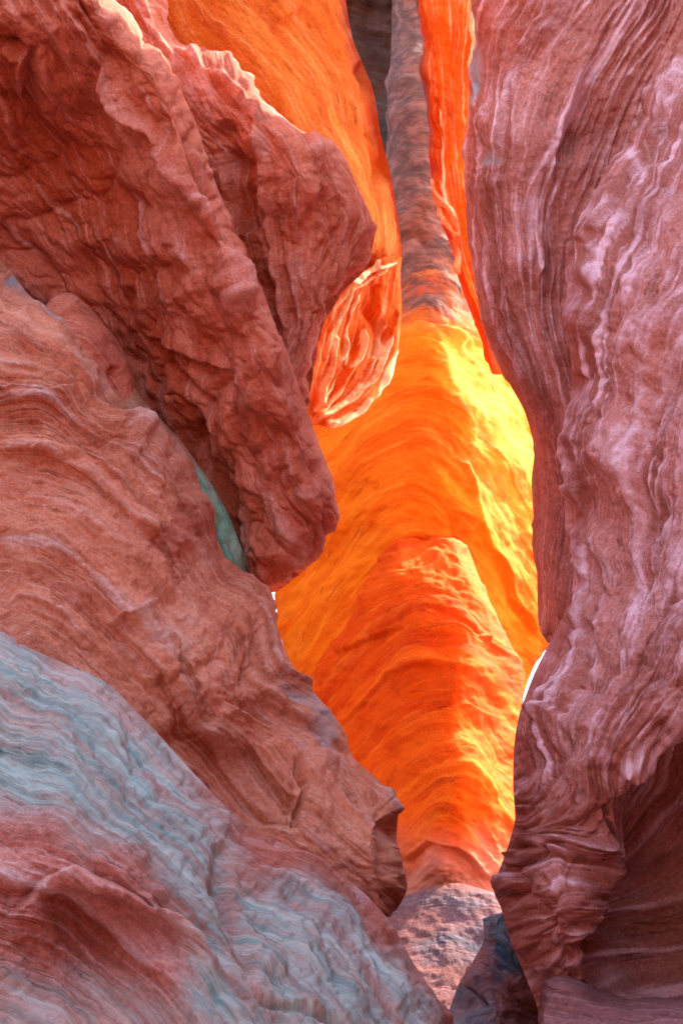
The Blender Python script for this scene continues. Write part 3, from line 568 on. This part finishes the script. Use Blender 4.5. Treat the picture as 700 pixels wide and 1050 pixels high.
J = rock('near_rock_wall', pr(JL, JR),
         [(700, 10, 9.2), (790, 0, 8.2), (900, 0, 7.5), (650, 130, 9.0), (720, 150, 8.3), (600, 240, 8.8), (660, 250, 8.1), (583, 300, 8.6), (620, 330, 8.0), (700, 330, 7.6), (583, 430, 8.4), (620, 450, 7.8), (700, 480, 7.2), (580, 540, 8.3), (610, 600, 7.6), (566, 655, 8.0), (600, 700, 7.2), (680, 650, 6.9),
          (527, 780, 7.7), (570, 780, 7.1), (640, 760, 6.8), (700, 740, 6.7), (506, 910, 7.7), (550, 880, 7.0), (560, 940, 6.7), (610, 930, 6.9), (530, 990, 7.2), (640, 900, 7.2), (700, 900, 7.4), (660, 1010, 7.3), (580, 1010, 6.9), (800, 700, 6.3), (800, 950, 7), (900, 500, 6.4), (590, 1250, 6.8), (850, -500, 8.2), (1050, -500, 7.5)],
         [(0, [(700, 20), (650, 130), (604, 230), (584, 300), (584, 420), (580, 540), (570, 640), (528, 740), (520, 800)]), (45, [(745, 40), (690, 170), (640, 270), (608, 350), (606, 450), (602, 560), (592, 660), (556, 740), (530, 830)]),
          (110, [(810, 60), (740, 220), (690, 330), (655, 440), (645, 550), (632, 660), (590, 760), (545, 850)]), (180, [(860, 200), (780, 340), (730, 470), (700, 590), (665, 690), (610, 790), (600, 850)]), (250, [(860, 450), (790, 590), (720, 700), (655, 790), (640, 860)]),
          (285, [(512, 890), (560, 862), (620, 872)]), (325, [(512, 928), (560, 908), (622, 908)]), (365, [(526, 965), (565, 950), (612, 938)]), (400, [(545, 1010), (590, 990), (605, 968)]), (340, [(760, 780), (700, 830), (680, 900)])],
         M['mauve'], roll=((26, .7), (0, 0)), thick=4.2, seed=14, disp=dict(c=(70, 13, 'step'), m=(21, 3.2, 'step'), f=(6, .7, 'step'), ridge=(14, 2.2), lump=(75, 17), scallop=(48, 6), reg=.25, tiny=1.2, warp=8),
         feats=[('lip', 9, 4, [(700, 40), (655, 150), (612, 240), (600, 300)][::-1], 22), ('ridge', 6, 4, [(590, 400), (586, 480), (590, 560), (600, 600)]), ('lip', 12, 5, [(700, 610), (660, 670), (625, 720), (605, 790)], 26), ('lip', 12, 5, [(720, 700), (680, 750), (635, 790)], 30),
                ('groove', 16, 3, [(618, 825), (632, 850), (645, 880), (655, 915), (662, 945)]), ('lip', 10, 5, [(530, 860), (580, 870), (620, 882)], 18), ('lip', 9, 4, [(590, 700), (570, 725), (548, 732)], 16), ('groove', 10, 6, [(612, 640), (590, 700), (575, 735)]),
                ('groove', 12, 7, [(517, 875), (528, 905), (512, 925)]), ('lip', 4, 4, [(540, 965), (590, 962), (620, 940)][::-1], 14), ('groove', 10, 6, [(562, 440), (575, 470), (578, 500)])],
         pits=[([(780, 770), (700, 775), (655, 792), (628, 828), (642, 880), (640, 925), (612, 962), (602, 995), (640, 1040), (780, 1040)], 70, 34)])
tag(J, 'massive pinkish brown wall on the right edge with a dark cracked alcove low down', 'rock wall')

# K ledge
tag(rock('rock_ledge', pr([(590, 1400), (600, 1400), (612, 1400), (630, 1400), (650, 1400), (680, 1400), (720, 1400), (780, 1400), (880, 1400), (980, 1400)],
                          [(556, 1120), (551, 1045), (556, 1010), (574, 996), (592, 1004), (612, 1018), (650, 1026), (720, 1022), (820, 1012), (950, 1000)]),
         [(551, 1045, 6.6), (574, 996, 6.7), (612, 1018, 6.7), (720, 1022, 6.5), (950, 1000, 6.3), (600, 1100, 6), (700, 1100, 5.8), (700, 1400, 4.9), (950, 1400, 4.9)],
         [(0, [(560, 1005), (612, 1020), (720, 1024)]), (40, [(560, 1050), (620, 1060), (720, 1062)]), (200, [(600, 1250), (700, 1250), (800, 1250)])],
         M['floor'], roll=((0, 0), (22, .5)), thick=1.6, seed=15, disp=dict(c=(50, 4, 'round'), m=(16, 1.2, 'round'), f=(6, .4, 'round'), lump=(40, 4), tiny=.5), inset=4),
    'smooth pale pink ledge under the dark alcove in the lower right corner', 'rock ledge')

# A varnished outcrop
AS = [(-220, 570), (-120, 602), (0, 650), (60, 676), (112, 700), (160, 748), (200, 792), (235, 828), (262, 850), (300, 868), (340, 888), (375, 915), (402, 945), (424, 985), (444, 1015), (468, 1055), (520, 1150), (560, 1300)]
AI = [(-300, 700), (-260, 800), (-200, 900), (-160, 960), (-120, 1010), (-80, 1060), (-40, 1110), (0, 1150), (40, 1190), (80, 1220), (130, 1240), (180, 1260), (220, 1270), (260, 1290), (300, 1310), (350, 1330), (400, 1360), (450, 1400)]
AI = [(x-380, y+260) for x, y in AI]
tag(rock('varnished_outcrop', pr(AI, AS),
         [(-200, 600, 6.8), (0, 655, 6.5), (112, 705, 6.5), (235, 830, 6.3), (300, 870, 6.5), (375, 915, 6.5), (465, 1050, 6.1), (0, 750, 5.9), (100, 800, 5.7), (200, 880, 5.6), (250, 900, 5.75), (300, 950, 5.6), (400, 1050, 5.5), (0, 880, 5.2), (100, 900, 5.2), (100, 960, 5.3), (0, 1050, 4.7), (200, 1050, 4.9), (-200, 900, 5), (300, 1250, 4.6), (520, 1250, 5.4)],
         [(0, [(0, 660), (60, 685), (110, 712), (160, 765), (205, 812), (245, 850), (300, 872), (350, 900), (400, 955), (450, 1040)]), (50, [(0, 712), (80, 745), (150, 800), (205, 850), (255, 895), (320, 935), (370, 985), (415, 1050)]),
          (110, [(0, 775), (70, 805), (140, 855), (200, 910), (250, 950), (300, 985), (350, 1050)]), (165, [(0, 840), (60, 862), (120, 895), (180, 950), (230, 990), (280, 1050)]), (220, [(0, 900), (60, 915), (120, 960), (170, 1000), (210, 1050)]), (280, [(0, 965), (50, 985), (100, 1020), (130, 1050)])],
         M['varnish'], roll=((0, 0), (40, .6)), thick=1.4, seed=16, disp=dict(c=(48, 11, 'step'), m=(14, 4.2, 'step'), f=(5, 1.3, 'step'), lump=(65, 13), scallop=(50, 4), tiny=1.5, warp=5),
         feats=[('lip', 16, 5, [(10, 945), (45, 905), (80, 892), (130, 915), (190, 950), (235, 1000)][::-1], 30), ('lip', 8, 4, [(0, 815), (60, 835), (110, 860), (160, 870)][::-1], 22), ('groove', 12, 8, [(228, 860), (232, 920), (250, 970), (262, 1010)]), 
                ('groove', 8, 4, [(265, 1022), (320, 1030), (360, 1050)]), ('ridge', 8, 10, [(236, 835), (225, 850)])],
         pits=[([(35, 925), (60, 905), (100, 905), (180, 950), (190, 985), (120, 985), (60, 965)], 16, 20)],
         patina_or_light=[([(-60, 640), (60, 670), (160, 745), (235, 840), (240, 960), (280, 1060), (180, 1060), (200, 960), (150, 880), (60, 840), (-60, 810)], .9, 34), ([(240, 900), (330, 900), (400, 960), (460, 1060), (260, 1060)], .85, 18), ([(0, 990), (60, 1010), (160, 1060), (0, 1060)], .6, 25), ([(60, 990), (140, 1000), (220, 1060), (60, 1060)], .5, 20)]),
    'lower left outcrop of thin layers stained blue green with a rusty hollow', 'rock outcrop')

# ------------------------------------------------------------------ unseen slot walls beside the camera, end wall added to shape the sky light
def side_wall(x0, sgn, y0, y1, z1, label, seed, lean=0.0):
    yy = np.linspace(y0, y1, 90); zz = np.linspace(-1.2, z1, 70)
    Y, Z = np.meshgrid(yy, zz); s = Z*100
    h = .8*fbm(Y/5, Z/5, Y*0+seed, 4)+.25*layers(Z*1.3+fbm(Y/4, Z/4, Y*0, 2)+50, seed, 'step')[0]
    X = x0-sgn*h-sgn*lean*Z
    F = np.stack([X, Y, Z], -1)
    Bk = F[:, ::-1].copy(); Bk[..., 0] = x0+sgn*3.0
    G = np.concatenate([F, Bk, F[:, :1]], 1)
    c0 = G[0].mean(0)[None].repeat(G.shape[1], 0); c1 = G[-1].mean(0)[None].repeat(G.shape[1], 0)
    G = np.concatenate([c0[None], G, c1[None]], 0)
    S = G[..., 2]*100
    return tag(mesh_from_grid('canyon_wall', G, dict(strata=S, crest_light=S*0+.3, patina_or_light=S*0, bed=np.sin(S*.06)*.3+.5), M['mauve']), label, 'rock wall')
side_wall(-4.2, -1, -16, 5.5, 9, 'tall layered wall left of the viewer', 21)
side_wall(4.2, 1, -16, 4.5, 10, 'tall layered wall right of the viewer', 22)

def added_end_wall(y0, z1):
    xx = np.linspace(-6, 6, 80); zz = np.linspace(-1.2, z1, 70); X, Z = np.meshgrid(xx, zz)
    Y = y0+.9*fbm(X/4, Z/4, X*0+31, 4)+.25*layers(Z*1.3+fbm(X/4, Z/4, X*0, 2)+50, 23, 'step')[0]-.02*X*X
    F = np.stack([X, Y, Z], -1); B = F[:, ::-1].copy(); B[..., 1] = y0-3
    G = np.concatenate([F, B, F[:, :1]], 1)
    c0 = G[0].mean(0)[None].repeat(G.shape[1], 0); c1 = G[-1].mean(0)[None].repeat(G.shape[1], 0)
    G = np.concatenate([c0[None], G, c1[None]], 0); S = G[..., 2]*100
    tag(mesh_from_grid('canyon_wall', G, dict(strata=S, crest_light=S*0+.3, patina_or_light=S*0, bed=np.sin(S*.06)*.3+.5), M['mauve']), 'unseen rock wall added behind the viewer to cut frontal sky light', 'rock wall')
added_end_wall(-8, 4)
